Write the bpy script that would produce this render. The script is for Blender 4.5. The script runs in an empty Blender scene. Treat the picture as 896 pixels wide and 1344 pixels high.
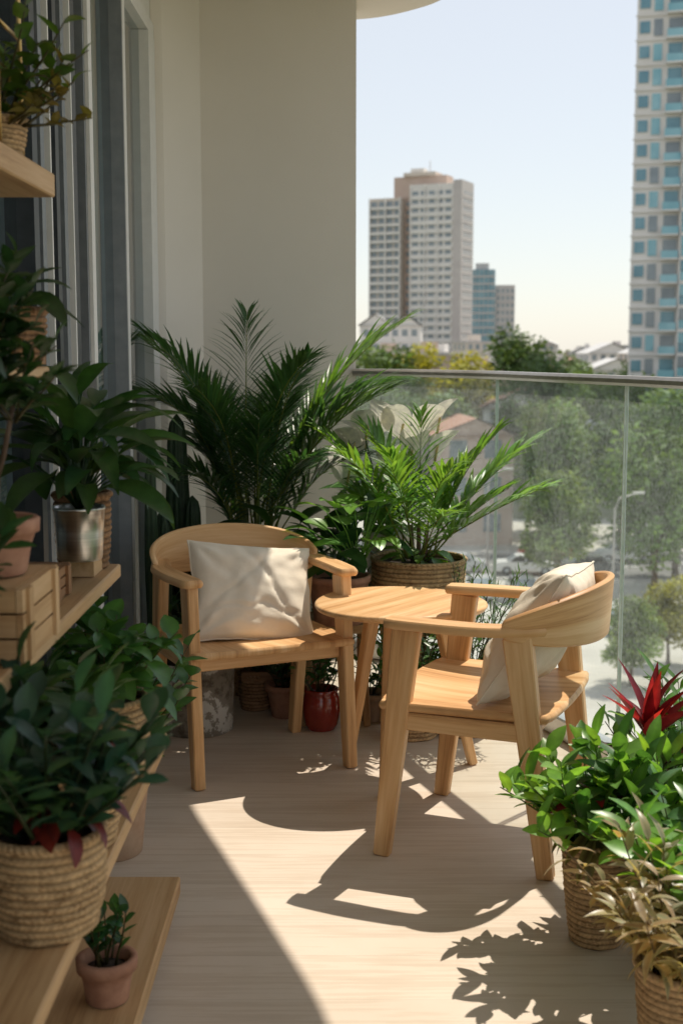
import bpy, math, random
from mathutils import Vector, Matrix, noise
R=random.Random(7)
pi=math.pi
scene=bpy.context.scene
ZV=Vector((0,0,1))

# ---------------------------------------------------------------- materials
def newmat(name):
    m=bpy.data.materials.new(name); m.use_nodes=True
    nt=m.node_tree; nt.nodes.clear()
    out=nt.nodes.new('ShaderNodeOutputMaterial')
    return m,nt,out
def ramp(nt,fac,stops):
    r=nt.nodes.new('ShaderNodeValToRGB')
    el=r.color_ramp.elements
    while len(el)>1: el.remove(el[-1])
    el[0].position=stops[0][0]; el[0].color=(*stops[0][1],1)
    for p,c in stops[1:]:
        e=el.new(p); e.color=(*c,1)
    nt.links.new(fac,r.inputs[0]); return r
def coords(nt,kind='Object',scale=(1,1,1)):
    mp=nt.nodes.new('ShaderNodeMapping'); mp.inputs['Scale'].default_value=scale
    if kind=='gc':
        a=nt.nodes.new('ShaderNodeAttribute'); a.attribute_name='gc'
        nt.links.new(a.outputs['Vector'],mp.inputs[0])
    else:
        a=nt.nodes.new('ShaderNodeTexCoord'); nt.links.new(a.outputs[kind],mp.inputs[0])
    return mp.outputs[0]
def noiseN(nt,vec,scale=5,detail=4,rough=.55):
    n=nt.nodes.new('ShaderNodeTexNoise'); n.inputs['Scale'].default_value=scale
    n.inputs['Detail'].default_value=detail; n.inputs['Roughness'].default_value=rough
    nt.links.new(vec,n.inputs['Vector']); return n.outputs['Fac']
def bump(nt,h,strength=.3,dist=.01):
    b=nt.nodes.new('ShaderNodeBump'); b.inputs['Strength'].default_value=strength
    b.inputs['Distance'].default_value=dist; nt.links.new(h,b.inputs['Height']); return b.outputs[0]
def bsdf(nt,out,rough=.6,metal=0,spec=.5):
    p=nt.nodes.new('ShaderNodeBsdfPrincipled'); p.inputs['Roughness'].default_value=rough
    p.inputs['Metallic'].default_value=metal; p.inputs['Specular IOR Level'].default_value=spec
    nt.links.new(p.outputs[0],out.inputs[0]); return p
def mottled(name,c1,c2,scale=8,rough=.6,metal=0,bs=.2,bd=.003,spec=.4,stretch=(1,1,1)):
    m,nt,out=newmat(name); p=bsdf(nt,out,rough,metal,spec)
    v=coords(nt,'Object',stretch); f=noiseN(nt,v,scale,6)
    r=ramp(nt,f,[(.3,c1),(.7,c2)]); nt.links.new(r.outputs[0],p.inputs['Base Color'])
    if bs: nt.links.new(bump(nt,f,bs,bd),p.inputs['Normal'])
    return m
def wood(name,c1,c2,c3,rough=.45):
    m,nt,out=newmat(name); p=bsdf(nt,out,rough,0,.3)
    v=coords(nt,'gc',(1.3,24,24)); f=noiseN(nt,v,1.0,6,.62)
    v2=coords(nt,'gc',(7,170,170)); f2=noiseN(nt,v2,1.0,3,.6)
    v3=coords(nt,'gc',(.9,4,4)); f3=noiseN(nt,v3,1.0,2,.5)
    w=nt.nodes.new('ShaderNodeMath'); w.operation='MULTIPLY_ADD'; nt.links.new(f3,w.inputs[0]); w.inputs[1].default_value=26; nt.links.new(f,w.inputs[2])
    s=nt.nodes.new('ShaderNodeMath'); s.operation='SINE'; nt.links.new(w.outputs[0],s.inputs[0])
    a=nt.nodes.new('ShaderNodeMath'); a.operation='MULTIPLY_ADD'; nt.links.new(s.outputs[0],a.inputs[0]); a.inputs[1].default_value=.055; nt.links.new(f,a.inputs[2])
    b=nt.nodes.new('ShaderNodeMath'); b.operation='MULTIPLY_ADD'; nt.links.new(f2,b.inputs[0]); b.inputs[1].default_value=.4; nt.links.new(a.outputs[0],b.inputs[2])
    r=ramp(nt,b.outputs[0],[(.44,c1),(.66,c2),(.90,c3)]); nt.links.new(r.outputs[0],p.inputs['Base Color'])
    nt.links.new(bump(nt,f2,.15,.001),p.inputs['Normal'])
    return m

M={}
M['oak']=wood('oak_wood',(.42,.20,.075),(.65,.375,.17),(.78,.52,.28))
M['shelfwood']=wood('shelf_wood',(.32,.17,.07),(.50,.31,.15),(.60,.40,.22),.55)
M['darkwood']=wood('dark_wood',(.14,.065,.03),(.24,.12,.055),(.32,.17,.08),.6)
M['wall']=mottled('wall_paint',(.75,.705,.65),(.79,.745,.69),2.2,.8,0,.05,.001)
M['ceil']=mottled('ceiling_paint',(.70,.64,.56),(.74,.68,.60),3,.8,0,.05,.001)
M['frame']=mottled('white_frame_paint',(.70,.70,.69),(.76,.76,.75),20,.4,0,0)
M['dframe']=mottled('dark_frame_metal',(.035,.042,.05),(.06,.068,.078),20,.35,.3,0)
M['gframe']=mottled('grey_frame_metal',(.18,.20,.22),(.24,.26,.28),20,.35,.3,0)
M['rail']=mottled('rail_metal',(.36,.34,.31),(.44,.42,.39),30,.35,.8,0)
M['alu']=mottled('aluminium',(.5,.5,.49),(.6,.6,.59),40,.35,.9,0)
M['brass']=mottled('brass',(.45,.30,.12),(.6,.42,.18),60,.3,1,0)
M['steel']=mottled('brushed_steel',(.45,.45,.45),(.62,.62,.61),9,.28,1,.1,.0005,.5,(1,1,30))
M['terracotta']=mottled('terracotta',(.28,.13,.08),(.48,.26,.17),22,.85,0,.4,.002)
M['terrapale']=mottled('pale_terracotta',(.40,.25,.16),(.58,.42,.30),14,.85,0,.3,.002)
M['redglaze']=mottled('red_glaze',(.20,.018,.012),(.30,.035,.022),10,.12,0,.05,.001,.7)
M['soil']=mottled('soil',(.02,.013,.008),(.06,.04,.025),60,.95,0,.9,.01)
M['ceramic']=mottled('white_ceramic',(.72,.70,.66),(.78,.76,.72),6,.3,0,0)
M['bark']=mottled('bark',(.07,.045,.03),(.16,.11,.075),30,.9,0,.8,.01,.2,(1,1,.3))
M['cactus']=mottled('cactus_skin',(.012,.03,.014),(.03,.06,.025),25,.55,0,.4,.003)

def wicker(name,c1,c2):
    m,nt,out=newmat(name); p=bsdf(nt,out,.8,0,.15)
    v=coords(nt,'Object',(1,1,2.2)); f=noiseN(nt,v,130,4); g=noiseN(nt,v,22,5,.65)
    a=nt.nodes.new('ShaderNodeAttribute'); a.attribute_name='col'
    ad=nt.nodes.new('ShaderNodeMath'); ad.operation='ADD'; nt.links.new(f,ad.inputs[0]); nt.links.new(g,ad.inputs[1])
    r=ramp(nt,ad.outputs[0],[(.74,c1),(1.22,c2)])
    mu=nt.nodes.new('ShaderNodeMixRGB'); mu.blend_type='MULTIPLY'; mu.inputs[0].default_value=1; nt.links.new(r.outputs[0],mu.inputs[1]); nt.links.new(a.outputs['Color'],mu.inputs[2])
    nt.links.new(mu.outputs[0],p.inputs['Base Color'])
    nt.links.new(bump(nt,f,.7,.003),p.inputs['Normal']); return m
M['wicker']=wicker('wicker',(.24,.14,.07),(.56,.38,.21))
M['seagrass']=wicker('seagrass_weave',(.26,.15,.07),(.56,.38,.205))
M['wickerdark']=wicker('dark_wicker',(.14,.07,.035),(.34,.20,.11))

m,nt,out=newmat('weathered_glaze'); p=bsdf(nt,out,.6)
v=coords(nt); f=noiseN(nt,v,9,8,.7); r=ramp(nt,f,[(.40,(.13,.10,.075)),(.47,(.28,.24,.19)),(.53,(.28,.24,.19)),(.55,(.66,.62,.56))])
nt.links.new(r.outputs[0],p.inputs['Base Color']); nt.links.new(bump(nt,f,.5,.004),p.inputs['Normal']); M['weathered']=m

def leafmat(name,rough,trans,spec=.5,tint=(2.6,2.3,.9,1)):
    m,nt,out=newmat(name)
    a=nt.nodes.new('ShaderNodeAttribute'); a.attribute_name='col'
    v=coords(nt); f=noiseN(nt,v,40,3)
    mul=nt.nodes.new('ShaderNodeMixRGB'); mul.blend_type='MULTIPLY'; mul.inputs[0].default_value=.6
    r=ramp(nt,f,[(.3,(.65,.65,.65)),(.7,(1.25,1.25,1.1))])
    nt.links.new(a.outputs['Color'],mul.inputs[1]); nt.links.new(r.outputs[0],mul.inputs[2])
    p=nt.nodes.new('ShaderNodeBsdfPrincipled'); p.inputs['Roughness'].default_value=rough; p.inputs['Specular IOR Level'].default_value=spec
    nt.links.new(mul.outputs[0],p.inputs['Base Color'])
    t=nt.nodes.new('ShaderNodeBsdfTranslucent')
    g=nt.nodes.new('ShaderNodeMixRGB'); g.blend_type='MULTIPLY'; g.inputs[0].default_value=1; g.inputs[2].default_value=tint
    nt.links.new(mul.outputs[0],g.inputs[1]); nt.links.new(g.outputs[0],t.inputs[0])
    mx=nt.nodes.new('ShaderNodeMixShader'); mx.inputs[0].default_value=trans
    nt.links.new(p.outputs[0],mx.inputs[1]); nt.links.new(t.outputs[0],mx.inputs[2]); nt.links.new(mx.outputs[0],out.inputs[0])
    return m
M['leaf']=leafmat('leaf',.35,.33)
M['treeleaf']=leafmat('tree_foliage',.6,.25,.3)
M['petal']=leafmat('petal',.5,.3,.3,(1,1,.97,1))

m,nt,out=newmat('linen_fabric'); p=bsdf(nt,out,.9,0,.1)
v=coords(nt,'gc',(1,1,1)); f=noiseN(nt,v,300,2); f2=noiseN(nt,v,9,5,.6)
r=ramp(nt,f2,[(.3,(.72,.635,.52)),(.7,(.80,.73,.62))]); nt.links.new(r.outputs[0],p.inputs['Base Color'])
b1=nt.nodes.new('ShaderNodeBump'); b1.inputs['Strength'].default_value=.3; b1.inputs['Distance'].default_value=.012; nt.links.new(f2,b1.inputs['Height'])
b2=nt.nodes.new('ShaderNodeBump'); b2.inputs['Strength'].default_value=.4; b2.inputs['Distance'].default_value=.001; nt.links.new(f,b2.inputs['Height']); nt.links.new(b1.outputs[0],b2.inputs['Normal'])
nt.links.new(b2.outputs[0],p.inputs['Normal']); M['linen']=m

def glassmat(name,tint,haze,base,facing_gain,rough=0.0):
    m,nt,out=newmat(name)
    lw=nt.nodes.new('ShaderNodeLayerWeight'); lw.inputs[0].default_value=.5
    pw=nt.nodes.new('ShaderNodeMath'); pw.operation='POWER'; nt.links.new(lw.outputs['Facing'],pw.inputs[0]); pw.inputs[1].default_value=4
    ma=nt.nodes.new('ShaderNodeMath'); ma.operation='MULTIPLY_ADD'; nt.links.new(pw.outputs[0],ma.inputs[0]); ma.inputs[1].default_value=facing_gain; ma.inputs[2].default_value=base
    tr=nt.nodes.new('ShaderNodeBsdfTransparent'); tr.inputs[0].default_value=(*tint,1)
    gl=nt.nodes.new('ShaderNodeBsdfGlossy'); gl.inputs['Roughness'].default_value=rough
    mx=nt.nodes.new('ShaderNodeMixShader'); nt.links.new(ma.outputs[0],mx.inputs[0]); nt.links.new(tr.outputs[0],mx.inputs[1]); nt.links.new(gl.outputs[0],mx.inputs[2])
    df=nt.nodes.new('ShaderNodeBsdfTranslucent'); df.inputs[0].default_value=(.75,.8,.8,1)
    v=coords(nt); f=noiseN(nt,v,3,6,.7); f2=noiseN(nt,v,90,3,.7)
    mm=nt.nodes.new('ShaderNodeMath'); mm.operation='MULTIPLY'; nt.links.new(f,mm.inputs[0]); nt.links.new(f2,mm.inputs[1])
    rr=ramp(nt,mm.outputs[0],[(.15,(haze*.5,)*3),(.34,(haze*1.8,)*3)])
    m2=nt.nodes.new('ShaderNodeMixShader'); nt.links.new(rr.outputs[0],m2.inputs[0]); nt.links.new(mx.outputs[0],m2.inputs[1]); nt.links.new(df.outputs[0],m2.inputs[2])
    nt.links.new(m2.outputs[0],out.inputs[0]); return m
M['glass']=glassmat('balustrade_glass',(.90,.965,.945),.075,.045,.5)
M['doorglass']=glassmat('door_glass',(.62,.70,.72),.03,.28,.6,.02)
M['curtain']=mottled('curtain_fabric',(.50,.56,.58),(.58,.64,.66),6,.9,0,.2,.01,.2,(3,3,.3))
M['glassedge']=mottled('glass_edge',(.45,.58,.55),(.6,.7,.68),40,.2,0,0)

# decking floor
m,nt,out=newmat('deck_boards'); p=bsdf(nt,out,.5,0,.3)
tc=nt.nodes.new('ShaderNodeTexCoord'); sx=nt.nodes.new('ShaderNodeSeparateXYZ'); nt.links.new(tc.outputs['Object'],sx.inputs[0])
dv=nt.nodes.new('ShaderNodeMath'); dv.operation='DIVIDE'; nt.links.new(sx.outputs['Y'],dv.inputs[0]); dv.inputs[1].default_value=.19
fl=nt.nodes.new('ShaderNodeMath'); fl.operation='FLOOR'; nt.links.new(dv.outputs[0],fl.inputs[0])
fr=nt.nodes.new('ShaderNodeMath'); fr.operation='FRACT'; nt.links.new(dv.outputs[0],fr.inputs[0])
wn=nt.nodes.new('ShaderNodeTexWhiteNoise'); wn.noise_dimensions='1D'; nt.links.new(fl.outputs[0],wn.inputs['W'])
cb=nt.nodes.new('ShaderNodeCombineXYZ')
m1=nt.nodes.new('ShaderNodeMath'); m1.operation='MULTIPLY_ADD'; nt.links.new(wn.outputs['Value'],m1.inputs[0]); m1.inputs[1].default_value=40; nt.links.new(sx.outputs['X'],m1.inputs[2])
nt.links.new(m1.outputs[0],cb.inputs[0]); nt.links.new(sx.outputs['Y'],cb.inputs[1])
mp=nt.nodes.new('ShaderNodeMapping'); mp.inputs['Scale'].default_value=(3.2,90,1); nt.links.new(cb.outputs[0],mp.inputs[0])
f=noiseN(nt,mp.outputs[0],1,6,.6)
mp2=nt.nodes.new('ShaderNodeMapping'); mp2.inputs['Scale'].default_value=(1.2,9,1); nt.links.new(cb.outputs[0],mp2.inputs[0])
f2=noiseN(nt,mp2.outputs[0],1.5,4,.6)
ad=nt.nodes.new('ShaderNodeMath'); ad.operation='ADD'; nt.links.new(f,ad.inputs[0]); nt.links.new(f2,ad.inputs[1])
r=ramp(nt,ad.outputs[0],[(.65,(.59,.48,.385)),(1.0,(.665,.56,.46)),(1.3,(.70,.60,.505))])
tn=ramp(nt,wn.outputs['Value'],[(0,(.965,.96,.955)),(1,(1.02,1.02,1.02))])
mu=nt.nodes.new('ShaderNodeMixRGB'); mu.blend_type='MULTIPLY'; mu.inputs[0].default_value=1; nt.links.new(r.outputs[0],mu.inputs[1]); nt.links.new(tn.outputs[0],mu.inputs[2])
sm=ramp(nt,fr.outputs[0],[(0,(.35,.33,.31)),(.008,(.35,.33,.31)),(.016,(1,1,1)),(1,(1,1,1))])
mu2=nt.nodes.new('ShaderNodeMixRGB'); mu2.blend_type='MULTIPLY'; mu2.inputs[0].default_value=.18; nt.links.new(mu.outputs[0],mu2.inputs[1]); nt.links.new(sm.outputs[0],mu2.inputs[2])
f5=noiseN(nt,tc.outputs['Object'],2.3,5,.6); dd=ramp(nt,f5,[(.35,(.93,.92,.90)),(.65,(1,1,1))])
mu3=nt.nodes.new('ShaderNodeMixRGB'); mu3.blend_type='MULTIPLY'; mu3.inputs[0].default_value=1; nt.links.new(mu2.outputs[0],mu3.inputs[1]); nt.links.new(dd.outputs[0],mu3.inputs[2])
nt.links.new(mu3.outputs[0],p.inputs['Base Color'])
b1=nt.nodes.new('ShaderNodeBump'); b1.inputs['Strength'].default_value=.2; b1.inputs['Distance'].default_value=.0015; nt.links.new(sm.outputs[0],b1.inputs['Height'])
b2=nt.nodes.new('ShaderNodeBump'); b2.inputs['Strength'].default_value=.2; b2.inputs['Distance'].default_value=.001; nt.links.new(f,b2.inputs['Height']); nt.links.new(b1.outputs[0],b2.inputs['Normal'])
nt.links.new(b2.outputs[0],p.inputs['Normal']); M['deck']=m

# exterior
M['concrete']=mottled('pavement_concrete',(.38,.36,.33),(.50,.475,.44),.25,.85,0,0)
M['asphalt']=mottled('asphalt',(.13,.13,.13),(.19,.185,.18),.4,.9,0,0)
M['paint']=mottled('road_paint',(.7,.7,.68),(.78,.78,.76),2,.7,0,0)
M['grassland']=mottled('ground_cover',(.10,.12,.06),(.24,.23,.18),.03,.95,0,0)
M['bwhite']=mottled('white_render',(.68,.66,.63),(.78,.76,.73),.3,.8,0,0)
M['bgrey']=mottled('grey_render',(.50,.47,.46),(.58,.55,.53),.3,.8,0,0)
M['bbeige']=mottled('beige_render',(.60,.53,.46),(.68,.61,.54),.3,.8,0,0)
M['bpink']=mottled('terracotta_render',(.50,.38,.32),(.58,.46,.39),.3,.8,0,0)
M['roofred']=mottled('red_roof_tiles',(.30,.15,.11),(.40,.23,.17),1.5,.85,0,0)
M['roofgrey']=mottled('grey_roof',(.48,.48,.48),(.58,.58,.58),.5,.7,0,0)
M['win']=mottled('window_glass_dark',(.17,.21,.24),(.27,.32,.35),.4,.08,0,0,.003,.8)  # dark glass, colour lifted to stand in for haze on far buildings
M['winblue']=mottled('window_glass_teal',(.11,.34,.42),(.30,.55,.62),.22,.1,0,0,.003,.9)
M['winblue2']=mottled('window_glass_blue',(.07,.21,.28),(.16,.34,.42),.3,.1,0,0,.003,.9)
M['tyre']=mottled('tyre_rubber',(.02,.02,.02),(.03,.03,.03),10,.8,0,0)
for n,c in (('carwhite',(.7,.7,.7)),('carred',(.35,.03,.025)),('cargrey',(.12,.13,.14)),('carsilver',(.42,.43,.45))):
    M[n]=mottled(n+'_paint',c,tuple(x*1.06 for x in c),1,.25,.1,0,.001,.6)

# ---------------------------------------------------------------- mesh builder
class MB:
    def __init__(s): s.v=[];s.f=[];s.m=[];s.c=[];s.g=[];s.s=[];s.mats=[]
    def mi(s,k):
        if k not in s.mats: s.mats.append(k)
        return s.mats.index(k)
    def add(s,vs,fs,mat,col=None,gc=None,smooth=True):
        o=len(s.v); i=s.mi(mat)
        s.v+= [tuple(x) for x in vs]
        s.c+= col if isinstance(col,list) else [(col or (1,1,1))]*len(vs)
        s.g+= [tuple(x) for x in gc] if gc else [tuple(x) for x in vs]
        for q in fs: s.f.append(tuple(a+o for a in q)); s.m.append(i); s.s.append(smooth)
    def box(s,a,b,mat,smooth=False,ax=0):
        x0,y0,z0=a;x1,y1,z1=b
        vs=[(x,y,z) for z in(z0,z1) for y in(y0,y1) for x in(x0,x1)]
        o=R.random()*20
        if ax==1: gc=[(y+o,x+o,z) for x,y,z in vs]
        elif ax==2: gc=[(z+o,x+o,y) for x,y,z in vs]
        else: gc=[(x+o,y+o,z) for x,y,z in vs]
        s.add(vs,[(0,2,3,1),(4,5,7,6),(0,1,5,4),(2,6,7,3),(0,4,6,2),(1,3,7,5)],mat,None,gc,smooth)
    def beam(s,p0,p1,w0,h0,w1,h1,side,mat,ch=.004):
        p0=Vector(p0);p1=Vector(p1);d=(p1-p0); L=d.length; d.normalize()
        sd=Vector(side); sd=(sd-d*sd.dot(d)).normalized(); up=sd.cross(d)
        vs=[];gc=[];o=R.random()*20
        for t,ins in ((0,ch),(ch/L,0),(1-ch/L,0),(1,ch)):
            w=(w0+(w1-w0)*t)/2-ins; h=(h0+(h1-h0)*t)/2-ins; c=ch
            for a,b in((w-c,h),(w,h-c),(w,-h+c),(w-c,-h),(-w+c,-h),(-w,-h+c),(-w,h-c),(-w+c,h)):
                vs.append(p0+d*(L*t)+sd*a+up*b); gc.append((L*t+o,a+o,b))
        fs=[]
        for r in range(3):
            for i in range(8):
                j=(i+1)%8; fs.append((r*8+i,r*8+j,r*8+8+j,r*8+8+i))
        fs.append(tuple(range(8))); fs.append(tuple(range(31,23,-1)))
        s.add(vs,fs,mat,None,gc,False)
    def tube(s,pts,rad,mat,sides=6,col=None,cap=True):
        pts=[Vector(p) for p in pts]; n=len(pts); vs=[];gc=[]; L=0;o=R.random()*5
        ref=Vector((.37,.21,.9)).normalized()
        for i,p in enumerate(pts):
            d=(pts[min(i+1,n-1)]-pts[max(i-1,0)]).normalized()
            if abs(d.dot(ref))>.98: ref=Vector((1,0,0))
            a=d.cross(ref).normalized(); b=d.cross(a)
            if i: L+=(p-pts[i-1]).length
            r=rad[i] if isinstance(rad,(list,tuple)) else rad
            for k in range(sides):
                t=2*pi*k/sides; vs.append(p+a*math.cos(t)*r+b*math.sin(t)*r); gc.append((L+o,math.cos(t)*r,math.sin(t)*r))
        fs=[(i*sides+k,i*sides+(k+1)%sides,(i+1)*sides+(k+1)%sides,(i+1)*sides+k) for i in range(n-1) for k in range(sides)]
        if cap: fs.append(tuple(range(sides-1,-1,-1))); fs.append(tuple(range((n-1)*sides,n*sides)))
        s.add(vs,fs,mat,col,gc)
    def lathe(s,prof,mat,cx=0,cy=0,seg=32,wob=0,weave=None,cap=True,colf=None):
        vs=[];gc=[];cs=[]
        for j,(r,z) in enumerate(prof):
            for k in range(seg):
                t=2*pi*k/seg; rr=r
                if weave: rr+=weave(j,k,t)
                if wob: rr*=1+wob*noise.noise((math.cos(t)*2,math.sin(t)*2,z*9))
                vs.append((cx+rr*math.cos(t),cy+rr*math.sin(t),z)); gc.append((cx+r*math.cos(t),cy+r*math.sin(t),z))
                cs.append(colf(j,k,t) if colf else (1,1,1))
        n=len(prof)
        fs=[(j*seg+k,j*seg+(k+1)%seg,(j+1)*seg+(k+1)%seg,(j+1)*seg+k) for j in range(n-1) for k in range(seg)]
        if cap: fs.append(tuple(range(seg-1,-1,-1)));fs.append(tuple(range((n-1)*seg,n*seg)))
        s.add(vs,fs,mat,cs,gc)
    def obj(s,name,loc=(0,0,0),rz=0,parent=None,scale=1,data=None):
        me=bpy.data.meshes.new(name); me.from_pydata(s.v,[],s.f)
        for k in s.mats: me.materials.append(M[k])
        me.polygons.foreach_set('material_index',s.m); me.polygons.foreach_set('use_smooth',s.s)
        a=me.attributes.new('col','FLOAT_COLOR','POINT'); a.data.foreach_set('color',[x for c in s.c for x in (c[0],c[1],c[2],1)])
        g=me.attributes.new('gc','FLOAT_VECTOR','POINT'); g.data.foreach_set('vector',[x for c in s.g for x in c])
        me.update()
        o=bpy.data.objects.new(name,me); scene.collection.objects.link(o)
        o.location=loc; o.rotation_euler=(0,0,rz); o.scale=(scale,)*3
        if parent: o.parent=parent
        return o
def empty(name,loc=(0,0,0),rz=0):
    o=bpy.data.objects.new(name,None); o.empty_display_size=.1; scene.collection.objects.link(o); o.location=loc; o.rotation_euler=(0,0,rz); return o

# ---------------------------------------------------------------- foliage helpers
P_ov=lambda t: max(.03,math.sin(pi*min(1,t**.85)))**.75
P_lance=lambda t: max(.03,math.sin(pi*t**.7))
P_heart=lambda t: max(.03,(1-t)**.6*min(1,.35+t*6)*1.1)
P_obov=lambda t: max(.05,math.sin(pi*t**1.35))**.8
def jit(c,a=.25):
    k=1+R.uniform(-a,a); h=R.uniform(-.12,.12)
    return (max(0,c[0]*k*(1+h)),max(0,c[1]*k),max(0,c[2]*k*(1-h)))
def leaf(mb,p,d,L,W,col,droop=.6,fold=.25,seg=5,prof=P_ov,twist=0,mat='leaf',rib=1.35,edge=None):
    p=Vector(p).copy(); d=Vector(d).normalized(); sd=d.cross(ZV)
    if sd.length<.05: sd=Vector((1,0,0)).cross(d)
    sd.normalize()
    if twist: sd=Matrix.Rotation(twist,3,d)@sd
    rot=Matrix.Rotation(-droop/seg,3,sd); vs=[];cs=[]
    ec=edge or col; rc=tuple(x*rib for x in col)
    for i in range(seg+1):
        t=i/seg; w=W*.5*prof(t); n=sd.cross(d)
        vs+= [p-sd*w+n*w*fold, p.copy(), p+sd*w+n*w*fold]; cs+=[ec,rc,ec]
        p=p+d*(L/seg); d=rot@d
    fs=[]
    for i in range(seg):
        a=i*3; fs+=[(a,a+1,a+4,a+3),(a+1,a+2,a+5,a+4)]
    mb.add(vs,fs,mat,cs)
    return p
def dirv(az,el): return Vector((math.cos(az)*math.cos(el),math.sin(az)*math.cos(el),math.sin(el)))
def frond(mb,p,d,L,droop,nl,ll,lw,col,r=.004,start=.25,vee=.35,seg=10,ldroop=.7):
    p=Vector(p); d=Vector(d).normalized(); sd=d.cross(ZV).normalized()
    rot=Matrix.Rotation(-droop/seg,3,sd); pts=[p.copy()]; ds=[d.copy()]
    for i in range(seg):
        p=p+d*(L/seg); 
        if i>seg*.3: d=rot@d
        pts.append(p.copy()); ds.append(d.copy())
    sc=jit((.16,.20,.05),.2)
    mb.tube(pts,[r*(1-.8*i/seg) for i in range(seg+1)],'leaf',5,sc)
    for i in range(nl):
        t=start+(1-start)*(i+.5)/nl; x=t*seg; k=min(seg-1,int(x)); q=pts[k].lerp(pts[k+1],x-k); dd=ds[k].lerp(ds[k+1],x-k).normalized()
        n=sd.cross(dd); u=(t-start)/(1-start); l=ll*(.45+.75*math.sin(pi*min(1,u*.85+.12)))*R.uniform(.85,1.1)
        for sg in(-1,1):
            a=.55+.75*u
            ld=(sd*sg*math.cos(a)+dd*math.sin(a)+n*vee*R.uniform(.3,1.2)).normalized()
            leaf(mb,q,ld,l,lw*R.uniform(.8,1.15),jit(col,.22),ldroop*R.uniform(.4,1.3),.3,4,P_lance,R.uniform(-.3,.3))
def palm(mb,base,n,L,el,droop,nl,ll,lw,col,azr=(0,2*pi),r=.004,spread=.03):
    for i in range(n):
        az=azr[0]+(azr[1]-azr[0])*(i+R.uniform(.1,.9))/n
        frond(mb,Vector(base)+Vector((math.cos(az)*spread*R.random(),math.sin(az)*spread*R.random(),0)),dirv(az,R.uniform(*el)),L*R.uniform(.7,1.1),R.uniform(*droop),nl,ll,lw,col,r)
def rosette(mb,base,n,L,W,el,droop,col,prof=P_ov,seg=6,stem=0,fold=.25,edge=None,rib=1.35,azr=(0,2*pi)):
    base=Vector(base)
    for i in range(n):
        az=azr[0]+(azr[1]-azr[0])*((i*.381966)%1)+R.uniform(-.3,.3); e=R.uniform(*el); l=L*R.uniform(.65,1.1); d=dirv(az,e); p=base.copy()
        if stem:
            s=stem*R.uniform(.5,1.1); q=base+d*s*.5+ZV*s*.12; p2=base+d*s+ZV*s*.05
            mb.tube([base,q,p2],.0022,'leaf',4,tuple(x*1.3 for x in col)); p=p2; d=dirv(az+R.uniform(-.5,.5),e-R.uniform(.3,1.0))
        leaf(mb,p,d,l,W*R.uniform(.75,1.1),jit(col),R.uniform(*droop),fold,seg,prof,R.uniform(-.4,.4),rib=rib,edge=edge)
def bush(mb,base,n,h,spread,ll,lw,per,col,prof=P_ov,droop=.5,stemcol=(.08,.07,.03),r=.003,base_r=.03,el=(.1,.9),edge=None,azr=(0,2*pi),fold=.25,seg=4,alt=None,start=.25):
    base=Vector(base)
    for i in range(n):
        az=azr[0]+(azr[1]-azr[0])*R.random(); tilt=spread*R.random()**.7; d=Vector((math.cos(az)*math.sin(tilt),math.sin(az)*math.sin(tilt),math.cos(tilt)))
        H=h*R.uniform(.6,1.08); p=base+Vector((math.cos(az),math.sin(az),0))*base_r*R.random(); pts=[p.copy()]
        for k in range(5):
            p=p+d*(H/5); d=(d+Vector((R.uniform(-.12,.12),R.uniform(-.12,.12),R.uniform(-.05,.1)))).normalized(); pts.append(p.copy())
        mb.tube(pts,[r*(1-.12*k) for k in range(6)],'leaf',4,stemcol)
        c=alt[0] if (alt and R.random()<alt[1]) else col
        for k in range(per):
            t=start+(1-start)*(k+R.random()*.6)/per; x=min(4.99,t*5); j=int(x); q=pts[j].lerp(pts[j+1],x-j)
            a=k*2.4+R.uniform(-.4,.4); e=R.uniform(*el)+(t>.85)*.4
            leaf(mb,q,dirv(a,e),ll*R.uniform(.65,1.15),lw*R.uniform(.75,1.15),jit(c),droop*R.uniform(.3,1.4),fold,seg,prof,R.uniform(-.5,.5),edge=edge)
def pot(mb,r0,r1,h,mat,rim=.012,seg=40,soil=True):
    mb.lathe([(r0*.95,0),(r0,.004),(r0+(r1-r0)*.5,h*.5),(r1,h-rim*2),(r1+rim*.5,h-rim*2+.001),(r1+rim*.6,h-.003),(r1+rim*.2,h),(r1-rim*.5,h-.002),(r1-rim*.7,h-.03)],mat,seg=seg,cap=False)
    if soil: mb.lathe([(r1-rim*.65,h-.025),(r1*.5,h-.018),(.002,h-.014)],'soil',seg=20)
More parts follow.
